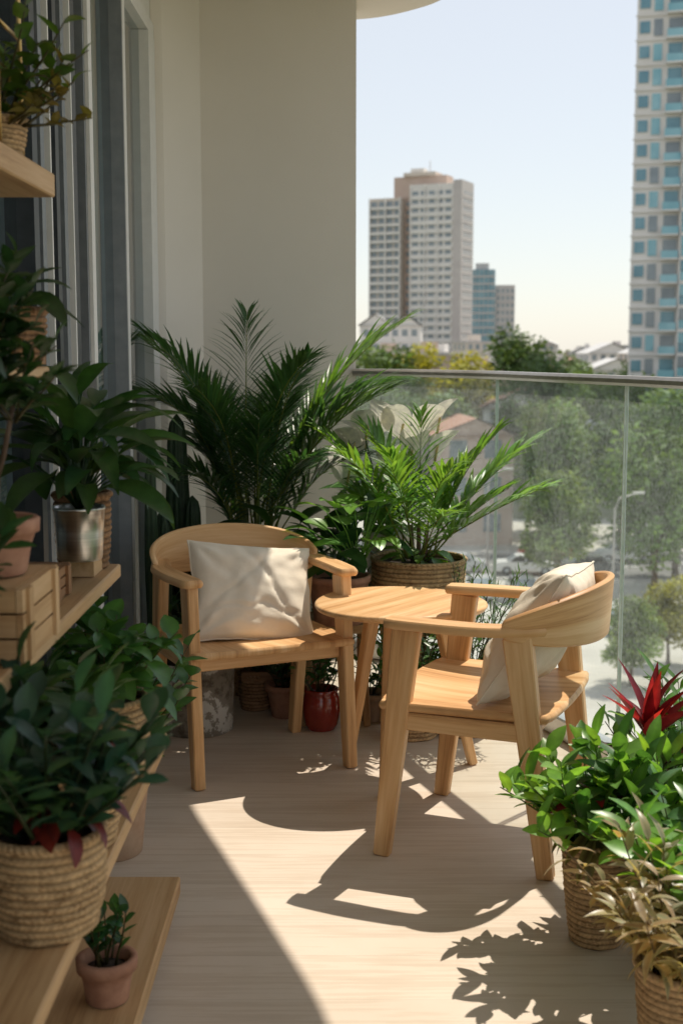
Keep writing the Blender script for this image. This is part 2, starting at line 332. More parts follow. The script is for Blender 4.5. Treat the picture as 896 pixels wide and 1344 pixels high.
def basket(mb,r0,r1,h,mat,rows=14,st=34,amp=.003,bulge=.08):
    sub=5; prof=[]; N=rows*sub
    for j in range(N+1):
        t=j/N; prof.append((r0+(r1-r0)*t+math.sin(pi*t)*bulge*r1,h*t))
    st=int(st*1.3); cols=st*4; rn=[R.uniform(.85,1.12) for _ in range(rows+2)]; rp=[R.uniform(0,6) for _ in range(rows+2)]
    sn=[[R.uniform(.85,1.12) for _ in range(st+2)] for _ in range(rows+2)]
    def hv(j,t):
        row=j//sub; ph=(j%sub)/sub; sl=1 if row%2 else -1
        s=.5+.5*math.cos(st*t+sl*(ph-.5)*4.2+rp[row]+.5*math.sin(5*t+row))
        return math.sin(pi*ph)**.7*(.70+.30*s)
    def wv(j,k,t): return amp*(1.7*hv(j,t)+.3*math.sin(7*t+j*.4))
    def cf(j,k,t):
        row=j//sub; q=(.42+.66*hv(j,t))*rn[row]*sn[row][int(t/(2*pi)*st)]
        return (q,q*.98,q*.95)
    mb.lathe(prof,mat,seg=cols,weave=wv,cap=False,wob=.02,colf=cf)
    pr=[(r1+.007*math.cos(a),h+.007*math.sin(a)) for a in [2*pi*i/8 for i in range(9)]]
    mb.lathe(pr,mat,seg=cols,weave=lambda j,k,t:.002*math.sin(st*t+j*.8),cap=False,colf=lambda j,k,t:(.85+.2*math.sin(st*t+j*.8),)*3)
    mb.lathe([(r0,0.002),(.002,.002)],mat,seg=24,cap=False)
    mb.lathe([(r1-.004,h-.02),(r1*.5,h-.014),(.002,h-.012)],'soil',seg=20,cap=False)

# ---------------------------------------------------------------- balcony structure
railc=[(.06,5.44),(.20,5.34),(.33,5.20),(.46,5.0),(.575,4.80),(.72,4.33),(.86,3.92),(.97,3.5),(1.05,3.0),(1.10,2.4),(1.12,1.6),(1.12,.6),(1.12,-.6),(1.12,-1.5)]
slabc=[(.02,5.95),(.16,5.90),(.30,5.78),(.42,5.60),(.52,5.22),(.61,4.80),(.756,4.37),(.90,3.95),(1.02,3.56),(1.12,3.0),(1.17,2.4),(1.19,1.6),(1.19,.6),(1.19,-1.5)]
def smooth_curve(pts,n=8):
    out=[]
    P=[Vector(p) for p in pts]
    for i in range(len(P)-1):
        a=P[max(i-1,0)];b=P[i];c=P[i+1];d=P[min(i+2,len(P)-1)]
        for k in range(n):
            t=k/n; out.append(.5*((2*b)+(c-a)*t+(2*a-5*b+4*c-d)*t*t+(3*b-a-3*c+d)*t**3))
    out.append(P[-1]); return out
rc=smooth_curve(railc); sc_=smooth_curve(slabc)
WX=-.74
def offset(c,o):
    r=[]
    for i,p in enumerate(c):
        d=(c[min(i+1,len(c)-1)]-c[max(i-1,0)]).normalized(); n=Vector((-d.y,d.x))
        r.append(p+n*o)
    return r
def slab(name,c,extra,z0,z1,mat):
    mb=MB(); pts=[(p.x,p.y) for p in c]+extra; n=len(pts)
    vs=[(x,y,z1) for x,y in pts]+[(x,y,z0) for x,y in pts]
    fs=[tuple(range(n))[::-1],tuple(range(n,2*n))]+[(i,(i+1)%n,n+(i+1)%n,n+i) for i in range(n)]
    mb.add(vs,fs,mat,smooth=False); return mb
fo=offset(rc,.07)
slab('balcony_floor',fo,[(WX-.1,-1.5),(WX-.1,5.6),(.06,5.6)],-.25,0,'deck').obj('balcony_floor')
slab('balcony_ceiling',sc_,[(WX-.4,-1.5),(WX-.4,5.95)],2.75,2.95,'ceil').obj('balcony_ceiling')
mb=MB()
pts=[(-.74,5.22),(-.70,5.24),(-.575,5.45),(.06,5.45),(.06,5.78),(-1.1,5.78),(-1.1,5.22)]
n=len(pts); vs=[(x,y,0.0) for x,y in pts]+[(x,y,2.75) for x,y in pts]
mb.add(vs,[tuple(range(n))[::-1],tuple(range(n,2*n))]+[(i,(i+1)%n,n+(i+1)%n,n+i) for i in range(n)],'wall',smooth=False)
mb.obj('balcony_wall')
E=empty('sliding_glass_door')
mb=MB()
mb.box((-.80,-1.5,2.56),(WX-.002,5.215,2.748),'frame'); mb.box((-.80,-1.5,.001),(WX,5.215,.05),'frame')
mb.box((-.782,-1.5,2.50),(WX+.012,5.215,2.555),'frame')
for y,w,pr in ((5.05,.16,.015),(4.42,.05,.02),(3.76,.05,.03),(1.2,.06,.02)):
    mb.box((-.79,y,.051),(WX+pr,y+w,2.498),'frame')
mb.obj('frame',parent=E)
mb=MB()
for y,w,pr in ((3.60,.06,.012),(3.34,.04,.022),(3.10,.05,.02)):
    mb.box((-.79,y,.052),(WX+pr,y+w,2.497),'dframe')
for y,w,pr in ((3.48,.04,.012),(3.22,.04,.012),(4.475,.02,.014),(4.40,.018,.02),(3.735,.022,.02),(2.72,.04,.01)):
    mb.box((-.79,y,.052),(WX+pr,y+w,2.497),'gframe')
mb.obj('dark_frame',parent=E)
mb=MB()
for y,w,pr in ((3.545,.012,.022),(3.29,.012,.02)):
    mb.box((-.785,y,.053),(WX+pr,y+w,2.496),'frame')
mb.obj('track_strip',parent=E)
mb=MB(); mb.box((WX-.001,3.70,1.02),(WX+.045,3.73,1.24),'alu'); mb.obj('door_handle',parent=E)
mb=MB(); mb.add([(-.762,-1.5,.05),(-.762,5.15,.05),(-.762,5.15,2.5),(-.762,-1.5,2.5)],[(0,3,2,1)],'doorglass',smooth=False); mb.obj('glass',parent=E)
mb=MB()
N=400; vs=[];ys=[-1.5+6.7*i/N for i in range(N+1)]
for y in ys:
    x=-.83+.018*math.sin(y*55)+.01*math.sin(y*23+1); vs+=[(x,y,.06),(x,y,2.55)]
mb.add(vs,[(2*i,2*i+2,2*i+3,2*i+1) for i in range(N)],'curtain'); mb.obj('curtain')
mb=MB(); mb.box((-1.4,-1.5,-.02),(-.81,5.2,0.0),'darkwood'); mb.box((-1.45,-1.5,0.001),(-1.41,5.2,2.74),'wall'); mb.obj('interior_room')

E=empty('glass_railing')
def ribbon(mb,c,w,z0,z1,mat,ch=0.006):
    a=offset(c,w/2);b=offset(c,-w/2);n=len(c);vs=[]
    ai=offset(c,w/2-ch);bi=offset(c,-w/2+ch)
    for i in range(n):
        vs+=[(ai[i].x,ai[i].y,z1),(a[i].x,a[i].y,z1-ch),(a[i].x,a[i].y,z0+ch),(ai[i].x,ai[i].y,z0),(bi[i].x,bi[i].y,z0),(b[i].x,b[i].y,z0+ch),(b[i].x,b[i].y,z1-ch),(bi[i].x,bi[i].y,z1)]
    fs=[(i*8+k,i*8+(k+1)%8,(i+1)*8+(k+1)%8,(i+1)*8+k) for i in range(n-1) for k in range(8)]
    fs+=[tuple(range(8)),tuple(range(n*8-1,n*8-9,-1))]
    mb.add(vs,fs,mat,smooth=False)
mb=MB(); ribbon(mb,rc,.055,1.195,1.225,'rail',.009); mb.obj('handrail',parent=E)
mb=MB(); ribbon(mb,rc,.05,.002,.075,'alu'); mb.obj('base_channel',parent=E)
cuts=[0,32,48,72,88,len(rc)-1]
for a,b in zip(cuts[:-1],cuts[1:]):
    seg=[p.copy() for p in rc[a:b+1]]
    d=(seg[1]-seg[0]).normalized(); seg[0]=seg[0]+d*.006; d=(seg[-2]-seg[-1]).normalized(); seg[-1]=seg[-1]+d*.006
    mb=MB(); n=len(seg)
    mb.add([(p.x,p.y,z) for p in seg for z in(.06,1.199)],[(2*i,2*i+2,2*i+3,2*i+1) for i in range(n-1)],'glass')
    mb.obj('glass_panel',parent=E)
    mb=MB()
    for q in (seg[0],seg[-1]): mb.box((q.x-.003,q.y-.003,.076),(q.x+.003,q.y+.003,1.194),'glassedge')
    mb.obj('panel_edge',parent=E)

# ---------------------------------------------------------------- chair
def thick(mb,f,nu,nv,th,mat,gcf):
    top=[];bot=[];g=[]
    for i in range(nu+1):
        for j in range(nv+1):
            p,n=f(i/nu,j/nv); top.append(p+n*th/2); bot.append(p-n*th/2); g.append(gcf(i/nu,j/nv))
    W=nv+1; N=len(top); fs=[]
    for i in range(nu):
        for j in range(nv):
            a=i*W+j; fs.append((a,a+W,a+W+1,a+1)); fs.append((N+a,N+a+1,N+a+W+1,N+a+W))
    mb.add(top+bot,fs,mat,None,g+g)
    ring=[i*W for i in range(nu)]+[nu*W+j for j in range(nv)]+[i*W+nv for i in range(nu,0,-1)]+[j for j in range(nv,0,-1)]
    vs=[];gg=[];k=len(ring)
    for ii,a in enumerate(ring):
        c=(top[a]+bot[a])/2; pr=(top[ring[ii-1]]+bot[ring[ii-1]])/2; nx=(top[ring[(ii+1)%k]]+bot[ring[(ii+1)%k]])/2
        tg=(nx-pr).normalized(); nn=(top[a]-bot[a]).normalized(); o=tg.cross(nn)
        j=a%W; i_=a//W
        inner=(top[min(max(i_,1),nu-1)*W+min(max(j,1),nv-1)]+bot[min(max(i_,1),nu-1)*W+min(max(j,1),nv-1)])/2
        if o.dot(c-inner)<0: o=-o
        q=o*th*.28
        vs+=[top[a],top[a]*.75+bot[a]*.25+q*.8,c+q,top[a]*.25+bot[a]*.75+q*.8,bot[a]]; gg+=[g[a]]*5
    mb.add(vs,[(5*i+m_,5*i+m_+1,5*((i+1)%k)+m_+1,5*((i+1)%k)+m_) for i in range(k) for m_ in range(4)],mat,None,gg,True)
SZ=.402
def chair(loc,facing):
    rz=math.atan2(facing[1],facing[0])-pi/2
    E=empty('wooden_armchair',(loc[0],loc[1],0),rz)
    for i,(sx,fy) in enumerate(((-1,1),(1,1),(-1,-1),(1,-1))):
        mb=MB(); x=sx*.25
        if fy>0: top=(x,.150,.606); ft=(x,.215,0)
        else: top=(x*.99,-.135,.606); ft=(x*.97,-.215,0)
        mb.beam(ft,top,.042,.034,.074,.034,(0,1,0),'oak')
        mb.obj('leg_%d'%(i+1),parent=E)
    for sx in(-1,1):
        mb=MB()
        def fa(u,v,sx=sx):
            y=.20-.40*u; w=.062-.016*abs(u-.35)+(-.01 if u>.97 or u<.03 else 0)
            x=sx*(.252+.012*math.sin(pi*u))+(v-.5)*w-sx*.045*max(0,u-.72)/.28*.6
            return Vector((x,y,.618+.012*max(0,u-.6))),Vector((0,0,1))
        o=R.random()*9
        thick(mb,fa,16,4,.024,'oak',lambda u,v:(u*.4+o,v*.06+o,0))
        mb.obj('armrest',parent=E)
        z=SZ-.037
        mb=MB(); mb.beam((sx*.247,.165,z),(sx*.247,-.165,z),.026,.046,.026,.046,(1,0,0),'oak'); mb.obj('side_rail',parent=E)
    z=SZ-.034
    mb=MB(); mb.beam((-.232,.165,z),(.232,.165,z),.042,.026,.042,.026,(0,0,1),'oak'); mb.obj('front_rail',parent=E)
    mb=MB(); mb.beam((-.232,-.165,z),(.232,-.165,z),.042,.026,.042,.026,(0,0,1),'oak'); mb.obj('back_rail',parent=E)
    def fsq(u,v):
        x=(u-.5)*2; y=(v-.5)*2
        X=x*.262*(1-.03*(1-y)); Y=.005+y*.215+.012*(1-x*x)*(1 if y>0 else -1)*abs(y)
        if abs(x)>.9 and abs(y)>.9: X*=.985; Y*=.985
        dip=.014*(1-x*x)*(1-(y+.1)**2) 
        return Vector((X,Y,SZ-dip)),Vector((0,0,1))
    mb=MB(); o=R.random()*9; thick(mb,fsq,24,20,.022,'oak',lambda u,v:(v*.43+o,u*.53+o,0)); mb.obj('seat',parent=E)
    def fb(u,v):
        a=(u-.5)*2*math.radians(96); k=max(0,math.cos(a*.93))
        zc0=.604-.030*k; zc1=.634+.086*k**.8
        z=zc0+(zc1-zc0)*v
        rr=1+.05*(v-.5)
        x=.268*math.sin(a)*rr; y=-.115-.185*max(-.05,math.cos(a))*rr
        n=Vector((math.sin(a)/.268,-math.cos(a)/.185,0)).normalized()
        return Vector((x,y,z)),n
    mb=MB(); o=R.random()*9; thick(mb,fb,44,8,.018,'oak',lambda u,v:(u*.75+o,v*.12+o,0)); mb.obj('backrest',parent=E)
    return E
fA=Vector((.423,-.905)); fB=Vector((-.924,.381))
chair((-.29,4.03),fA)
chair((.40,3.38),fB)

def pillow(name,loc,facing,w,h,T,lean,roll,seed):
    N=48; mb=MB()
    def pt(i,j,s):
        x=i/N*2-1;y=j/N*2-1
        X=x*w/2*(1-.07*(1-y*y)); Y=y*h/2*(1-.08*(1-x*x))
        q=max(0,(1-x*x)*(1-y*y)); z=T*.5*q**.42
        wr=noise.noise((x*1.6+seed,y*1.6,s))*.020*q**.3+noise.noise((x*4+seed,y*4,s*3))*.007*q**.25
        fx=x*.8+y*.5+.15*noise.noise((x*2,y*2,seed)); wr-=.008*math.exp(-((fx-.25)/.06)**2)*q**.3; fx=x*.6-y*.7+.2*noise.noise((x*2,y*2,seed+3)); wr-=.007*math.exp(-((fx+.3)/.05)**2)*q**.3
        fx=y+.35*x*x+.2*noise.noise((x*3,y,seed+8)); wr-=.006*math.exp(-((fx+.35)/.05)**2)*q**.3
        for cx,cy in((-1,-1),(1,-1),(1,1),(-1,1)):
            dx,dy=x-cx,y-cy; r=math.hypot(dx,dy); an=math.atan2(dy,dx)
            wr+=.0055*math.sin(an*11+seed*3+cx)*math.exp(-((r-.4)/.28)**2)*q**.2
        return Vector((X+noise.noise((y*3,seed,0))*.006,Y+noise.noise((x*3,seed,5))*.006,s*(z+wr*(z>0)*min(1,q*8))))
    for s in(1,-1):
        vs=[pt(i,j,s) for i in range(N+1) for j in range(N+1)]
        W=N+1; fs=[(i*W+j,(i+1)*W+j,(i+1)*W+j+1,i*W+j+1) for i in range(N) for j in range(N)]
        if s<0: fs=[f[::-1] for f in fs]
        mb.add(vs,fs,'linen',None,[(v.x,v.y,v.z+s) for v in vs])
    ring=[pt(i,0,1) for i in range(N)]+[pt(N,j,1) for j in range(N)]+[pt(i,N,1) for i in range(N,0,-1)]+[pt(0,j,1) for j in range(N,-1,-1)]
    for v in ring: v.z=0
    mb.tube(ring,.0028,'linen',6)
    o=mb.obj(name,loc)
    rz=math.atan2(facing[1],facing[0])+pi/2
    o.rotation_euler=(Matrix.Rotation(rz,3,'Z')@Matrix.Rotation(pi/2-lean,3,'X')@Matrix.Rotation(roll,3,'Z')).to_euler()
    return o
pillow('cushion',(-.285,4.05,.535),fA,.41,.335,.14,math.radians(29),math.radians(-8),1.3)
pillow('cushion',(.515,3.335,.572),fB,.43,.40,.17,math.radians(32),math.radians(5),4.1)

# ---------------------------------------------------------------- table
E=empty('round_wooden_table',(.175,3.87,0))
mb=MB(); r=.262
prof=[(.002,.520),(r-.03,.520),(r-.006,.527),(r,.536),(r-.002,.542),(r-.008,.545),(.002,.545)]
vs=[];seg=64
for rr,z in prof:
    for k in range(seg):
        t=2*pi*k/seg; q=rr*(1+.025*math.cos(3*t+.6)); vs.append((q*math.cos(t),q*math.sin(t)*.96,z))
gc=[(y*.8+x*.6,x*.8-y*.6,z) for x,y,z in vs]; n=len(prof)
mb.add(vs,[(j*seg+k,j*seg+(k+1)%seg,(j+1)*seg+(k+1)%seg,(j+1)*seg+k) for j in range(n-1) for k in range(seg)],'oak',None,gc)
mb.obj('table_top',parent=E)
for i,(fx,fy) in enumerate(((-.15,.20),(-.05,-.21),(.24,.10))):
    mb=MB(); mb.beam((fx,fy,0),(fx*.48,fy*.48,.519),.030,.026,.048,.030,(-fy,fx,0),'oak'); mb.obj('leg_%d'%(i+1),parent=E)
mb=MB()
for a in (0,1,2):
    fx,fy=((-.15,.20),(-.05,-.21),(.24,.10))[a]
    mb.beam((0,0,.500+a*.001),(fx*.55,fy*.55,.500+a*.001),.035,.03,.035,.03,(-fy,fx,0),'oak')
mb.obj('apron',parent=E)

# ---------------------------------------------------------------- shelving on the left
E=empty('plant_shelf')
def board(x0,y0,x1,y1,z,th,mat='shelfwood',name='shelf_board'):
    mb=MB(); cx=(x0+x1)/2; mb.beam((cx,y0,z-th/2),(cx,y1,z-th/2),x1-x0,th,x1-x0,th,(1,0,0),mat,.003); mb.obj(name,parent=E)
board(-.73,1.3,-.552,2.85,.10,.04); board(-.548,1.3,-.37,2.85,.10,.04)
board(-.73,1.2,-.39,2.82,.45,.03); board(-.73,1.4,-.49,2.84,.83,.03); board(-.73,1.4,-.56,2.5,1.27,.02); board(-.73,1.5,-.555,2.57,1.64,.045)
mb=MB()
for x,y,z0,z1 in ((-.46,1.76,.1,.42),(-.70,1.7,.1,1.6),(-.70,2.74,.1,.80),(-.70,2.45,.83,1.6)):
    mb.tube([(x,y,z0),(x,y,z1)],.007,'brass',10)
for x in (-.70,-.42): 
    for y in (1.5,2.7): mb.box((x-.02,y-.02,.001),(x+.02,y+.02,.06),'shelfwood')
mb.tube([(-.46,1.76,.40),(-.70,1.76,.40)],.006,'brass',8)
mb.obj('brass_posts',parent=E)
mb=MB()
for y in (2.28,2.44):
    pts=[(-.585,y,1.64),(-.585,y,1.95)]+[(-.635+.05*math.cos(a),y,1.95+.05*math.sin(a)) for a in [pi*i/8 for i in range(9)]]+[(-.685,y,1.64)]
    mb.tube(pts,.0045,'brass',8)
mb.tube([(-.585,2.28,1.86),(-.585,2.44,1.86)],.004,'brass',8)
mb.tube([(-.635,2.28,2.0),(-.635,2.44,2.0)],.004,'brass',8)
mb.obj('brass_plant_frame')
def crate(x0,y0,x1,y1,z,h,mat='shelfwood'):
    mb=MB(); n=3; hh=h/n
    for i in range(n):
        a=z+i*hh+.002; b=z+(i+1)*hh-.002
        mb.box((x1-.01,y0,a),(x1,y1,b),mat,ax=1); mb.box((x0,y0,a),(x0+.01,y1,b),mat,ax=1)
        mb.box((x0+.011,y0+.001,a),(x1-.011,y0+.01,b),mat); mb.box((x0+.011,y1-.01,a),(x1-.011,y1-.001,b),mat)
    mb.box((x0+.012,y0+.012,z+.001),(x1-.012,y1-.012,z+.012),mat,ax=1)
    mb.box((x0+.012,y0+.012,z+h-.012),(x1-.012,y1-.012,z+h-.001),mat,ax=1)
    for yy in (y0+.02,y1-.045): mb.box((x1,yy,z+.002),(x1+.006,yy+.025,z+h-.002),mat,ax=2)
    return mb.obj('wooden_crate')
crate(-.66,1.90,-.475,2.14,.832,.115)
crate(-.68,2.34,-.53,2.50,.832,.06,'darkwood')
crate(-.70,2.34,-.565,2.49,1.272,.10,'darkwood')
mb=MB(); mb.box((-.58,2.66,.832),(-.515,2.80,.875),'shelfwood',ax=1); mb.obj('wooden_block')

DG=(.022,.058,.022); MG=(.04,.115,.032); LG=(.12,.25,.045); BLU=(.022,.06,.042)
def shrubpot(name,loc,build,rz=0):
    mb=MB(); build(mb); return mb.obj(name,loc,rz)
def b(mb):
    pot(mb,.055,.070,.09,'terracotta'); mb.tube([(0,0,.07),(.01,0,.16),(-.015,.01,.24),(.02,0,.32)],[.011,.009,.007,.005],'bark',8)
    mb.tube([(0,0,.12),(.03,-.02,.19),(.045,-.01,.27)],[.007,.005,.004],'bark',6)
    mb.tube([(0,0,.14),(-.04,.02,.21),(-.05,.01,.29)],[.007,.005,.004],'bark',6)
    for c in ((.02,0,.33),(.045,-.01,.27),(-.01,.02,.27),(-.05,.01,.29),(.0,.0,.38)): bush(mb,Vector(c)-ZV*.03,6,.12,1.2,.055,.026,9,DG,P_obov,.5,base_r=.01)
shrubpot('potted_jade_plant',(-.555,2.03,.949),b)
def b(mb): pot(mb,.05,.062,.10,'terracotta'); bush(mb,(0,0,.09),9,.16,.8,.06,.03,7,DG)
shrubpot('potted_herb_plant',(-.555,1.80,.832),b)
def b(mb): pot(mb,.046,.052,.11,'steel',.004); rosette(mb,(0,0,.10),36,.19,.055,(.6,1.5),(.6,1.6),DG,P_ov,7,.14,.3)
shrubpot('potted_peace_lily',(-.535,2.62,.876),b)
def b(mb): basket(mb,.05,.058,.16,'wickerdark',12,22,.0025,.05); rosette(mb,(0,0,.15),40,.22,.05,(.8,1.5),(.5,1.5),(.028,.08,.026),P_lance,7,.20,.3)
shrubpot('potted_aglaonema_plant',(-.56,2.78,.832),b)
def b(mb): basket(mb,.05,.060,.10,'wickerdark',9,20,.0025,.05); rosette(mb,(0,0,.09),16,.13,.045,(.6,1.4),(.6,1.4),DG,P_ov,6,.05)
shrubpot('potted_rubber_plant',(-.60,2.38,1.272),b)
def b(mb): pot(mb,.04,.048,.07,'terracotta'); bush(mb,(0,0,.06),10,.14,.9,.055,.026,8,DG)
shrubpot('potted_basil_plant',(-.60,2.16,1.292),b)
def b(mb): basket(mb,.045,.055,.06,'wicker',7,22,.002,.05); bush(mb,(0,0,.05),14,.22,1.1,.042,.03,9,(.05,.10,.02),P_heart,.8); bush(mb,(.03,-.03,.05),8,.14,1.6,.035,.022,8,(.12,.10,.03),P_heart,.8)
shrubpot('potted_pothos_plant',(-.615,2.36,1.642),b)
def b(mb): pot(mb,.04,.05,.08,'terrapale'); bush(mb,(0,0,.07),12,.30,.5,.05,.025,9,DG,P_ov,.6)
shrubpot('potted_ivy_plant',(-.64,2.08,1.642),b)
def b(mb): rosette(mb,(0,0,.03),22,.17,.06,(-.3,1.2),(.5,1.4),DG,P_ov,6,.06); pot(mb,.03,.035,.04,'terracotta')
shrubpot('potted_fig_plant',(-.62,1.86,1.272),b)

def b(mb):
    basket(mb,.068,.083,.15,'seagrass',12,40,.003,.09)
    bush(mb,(0,0,.14),30,.25,.95,.070,.030,12,BLU,P_obov,.5,(.03,.05,.02),.005,.05,(.0,1.0),seg=6,fold=.3,alt=((.035,.09,.05),.3))
    rosette(mb,(.03,-.01,.17),16,.06,.028,(-.2,.6),(.3,1.0),(.12,.015,.012),P_ov,5,.05)
shrubpot('potted_peperomia_plant',(-.435,1.83,.452),b)
def b(mb):
    basket(mb,.078,.090,.17,'seagrass',13,40,.003,.08)
    bush(mb,(0,0,.16),20,.17,.9,.065,.034,9,(.03,.08,.03),P_ov,.5,el=(.0,.9),seg=5)
    rosette(mb,(.05,-.02,.17),10,.065,.028,(-.2,.4),(.3,1.0),(.14,.015,.012),P_ov,5,.04)
shrubpot('potted_croton_plant',(-.475,2.16,.452),b)
def b(mb):
    basket(mb,.075,.085,.16,'wicker',12,36,.003,.06)
    rosette(mb,(0,0,.15),46,.095,.055,(.3,1.5),(.5,1.5),(.04,.12,.03),P_ov,6,.13,.25)
    bush(mb,(0,0,.15),12,.20,.9,.06,.036,7,MG)
shrubpot('potted_syngonium_plant',(-.475,2.52,.452),b)
def b(mb): pot(mb,.04,.05,.085,'terracotta'); bush(mb,(0,0,.07),9,.15,.5,.038,.020,8,(.03,.09,.035),P_ov,.3,el=(.2,1.0))
shrubpot('potted_seedling_plant',(-.435,2.28,.102),b)
def b(mb): pot(mb,.08,.10,.22,'terrapale'); bush(mb,(0,0,.20),30,.44,.7,.075,.042,11,(.035,.10,.03),P_ov,.6,base_r=.06)
shrubpot('potted_ficus_plant',(-.60,3.25,.0),b)

# ---------------------------------------------------------------- back corner plants
def b(mb):
    pot(mb,.12,.15,.30,'wicker')
    for i in range(9):
        a=i*.7; mb.tube([(.04*math.cos(a),.04*math.sin(a),.28),(.05*math.cos(a),.05*math.sin(a),.45),(.07*math.cos(a),.07*math.sin(a),.75)],[.011,.009,.006],'leaf',7,(.12,.15,.05))
    PG=(.030,.080,.030)
    palm(mb,(0,0,.60),14,.76,(1.1,1.45),(1.2,2.3),32,.20,.014,PG,r=.005,spread=.09)
    palm(mb,(0.02,0,.55),10,.56,(.85,1.3),(1.0,2.0),24,.17,.014,(.025,.07,.025),r=.004,spread=.09)
    frond(mb,(.03,-.02,.72),dirv(.1,1.05),.88,.95,34,.20,.014,(.06,.13,.03),.005)
    frond(mb,(.03,-.04,.66),dirv(-.2,.95),.72,1.1,30,.18,.014,(.06,.13,.03),.005)
    frond(mb,(-.03,-.06,.72),dirv(3.6,1.2),.76,1.1,30,.19,.014,PG,.005)
    frond(mb,(-.03,-.06,.72),dirv(2.8,1.15),.78,1.2,30,.19,.014,(.04,.10,.03),.005)
    frond(mb,(-.03,-.02,.72),dirv(1.6,1.40),.76,.9,30,.19,.014,PG,.005)
    frond(mb,(.0,-.06,.68),dirv(-1.0,1.2),.74,1.5,30,.19,.014,PG,.005)
shrubpot('potted_areca_palm',(-.33,4.88,0),b)
def cactus(mb,x,y,z0,h,r,ribs=8):
    seg=ribs*6; prof=[]
    for i in range(25):
        t=i/24; rr=r*(1-.12*math.sin(t*9))*(1 if t<.85 else math.sqrt(max(0.0004,1-((t-.85)/.15)**2))); prof.append((rr,z0+h*t))
    mb.lathe(prof,'cactus',x,y,seg,0,lambda j,k,t:-r*.22*(.5-.5*math.cos(ribs*t))*(prof[j][0]/r))
def b(mb): pot(mb,.09,.11,.25,'terracotta'); cactus(mb,0,0,.22,.85,.042); cactus(mb,.06,-.05,.22,.55,.035); cactus(mb,-.05,-.05,.22,.50,.03)
shrubpot('columnar_cactus',(-.61,4.80,0),b)
def b(mb): pot(mb,.06,.075,.2,'terracotta'); cactus(mb,0,0,.18,.78,.022,6); cactus(mb,.045,.01,.18,.55,.02,6)
shrubpot('slim_cactus',(-.655,4.42,0),b)
def b(mb): pot(mb,.10,.12,.32,'ceramic'); rosette(mb,(0,0,.30),34,.24,.085,(.5,1.4),(.6,1.5),(.022,.06,.022),P_ov,7,.22,.25)
shrubpot('potted_calathea_plant',(-.22,4.70,.15),b)
mb=MB()
mb.box((-.36,4.56,.115),(-.08,4.84,.148),'darkwood')
for x in(-.34,-.12):
    for y in(4.58,4.80): mb.box((x,y,0.001),(x+.02,y+.02,.115),'darkwood',ax=2)
mb.obj('plant_stand')
def b(mb):
    basket(mb,.14,.165,.22,'wicker',14,44,.003,.05)
    G1=(.085,.18,.04)
    palm(mb,(0,0,.22),8,.50,(1.0,1.45),(.5,1.3),17,.14,.019,G1,r=.004,spread=.06)
    palm(mb,(0,0,.20),7,.44,(.6,1.1),(.5,1.2),15,.13,.018,(.10,.21,.045),r=.004,spread=.07)
    frond(mb,(.02,0,.25),dirv(.05,.85),.58,.5,19,.13,.018,(.10,.21,.045),.004)
    frond(mb,(.02,0,.25),dirv(-.3,.55),.50,.3,17,.13,.018,(.10,.21,.045),.004)
    frond(mb,(-.02,0,.25),dirv(2.9,.95),.56,.5,18,.13,.018,G1,.004)
    for i in range(3): mb.tube([(.02*i-.02,0,.2),(.03*i-.03,.01,.34)],[.010,.007],'bark',7)
    rosette(mb,(0,0,.2),14,.10,.05,(.2,1.0),(.4,1.0),G1,P_ov,5,.08)
shrubpot('potted_parlor_palm',(.275,4.56,.345),b)
def stool(x,y,h,s):
    mb=MB(); mb.box((x-s,y-s,h-.03),(x+s,y+s,h),'shelfwood')
    for a in(-1,1):
        for c in(-1,1): mb.beam((x+a*(s-.01),y+c*(s-.01),0),(x+a*(s-.03),y+c*(s-.03),h-.03),.025,.025,.03,.03,(1,0,0),'shelfwood')
    mb.obj('plant_stool')
stool(.275,4.56,.342,.14); stool(-.02,4.50,.36,.12)
def b(mb):
    pot(mb,.085,.105,.17,'terracotta')
    rosette(mb,(-.02,0,.15),26,.14,.10,(.5,1.3),(.6,1.3),(.022,.065,.022),P_heart,7,.20,.15)
    rosette(mb,(.07,-.05,.19),22,.13,.095,(.6,1.4),(.5,1.2),(.10,.23,.04),P_heart,7,.23,.15)
shrubpot('potted_philodendron_plant',(-.01,4.42,.362),b)
def b(mb):
    pot(mb,.09,.11,.2,'ceramic'); rosette(mb,(0,0,.18),20,.24,.07,(.7,1.45),(.5,1.4),MG,P_ov,7,.2,.25)
    W=(.80,.77,.72)
    for x,y,z,az,e,l in ((.03,-.05,.54,-2.4,1.3,.17),(-.10,-.03,.50,2.8,1.2,.15),(-.05,-.03,.56,-1.2,1.25,.17),(.10,0,.55,-.4,1.1,.17),(.16,-.04,.46,.2,1.2,.15),(.0,-.08,.44,-1.8,.9,.16),(.17,.0,.56,.2,1.4,.16),(-.17,0,.36,2.8,1.4,.18),(-.14,-.02,.44,2.0,1.4,.17),(.07,-.06,.48,-1.2,1.2,.16),(-.02,-.08,.34,-1.8,1.2,.15),(-.10,-.08,.54,-2.0,1.3,.15),(-.15,-.05,.48,-2.4,1.2,.15)):
        mb.tube([(0,0,.18),(x*.6,y*.6,z*.7),(x,y,z)],.003,'leaf',5,MG)
        leaf(mb,(x,y,z),dirv(az,e),l,l*.66,W,.9,.45,9,P_ov,R.uniform(-1,1),'petal',1.0)
        mb.tube([(x,y,z),(x+.01,y-.01,z+.06)],.005,'petal',6,(.7,.6,.3))
shrubpot('white_peace_lily',(.19,4.88,.43),b)
mb=MB(); mb.box((.05,4.76,.39),(.33,5.00,.428),'darkwood')
for x in(.06,.30):
    for y in(4.77,4.97): mb.box((x,y,0.001),(x+.02,y+.02,.39),'darkwood',ax=2)
mb.obj('plant_stand')
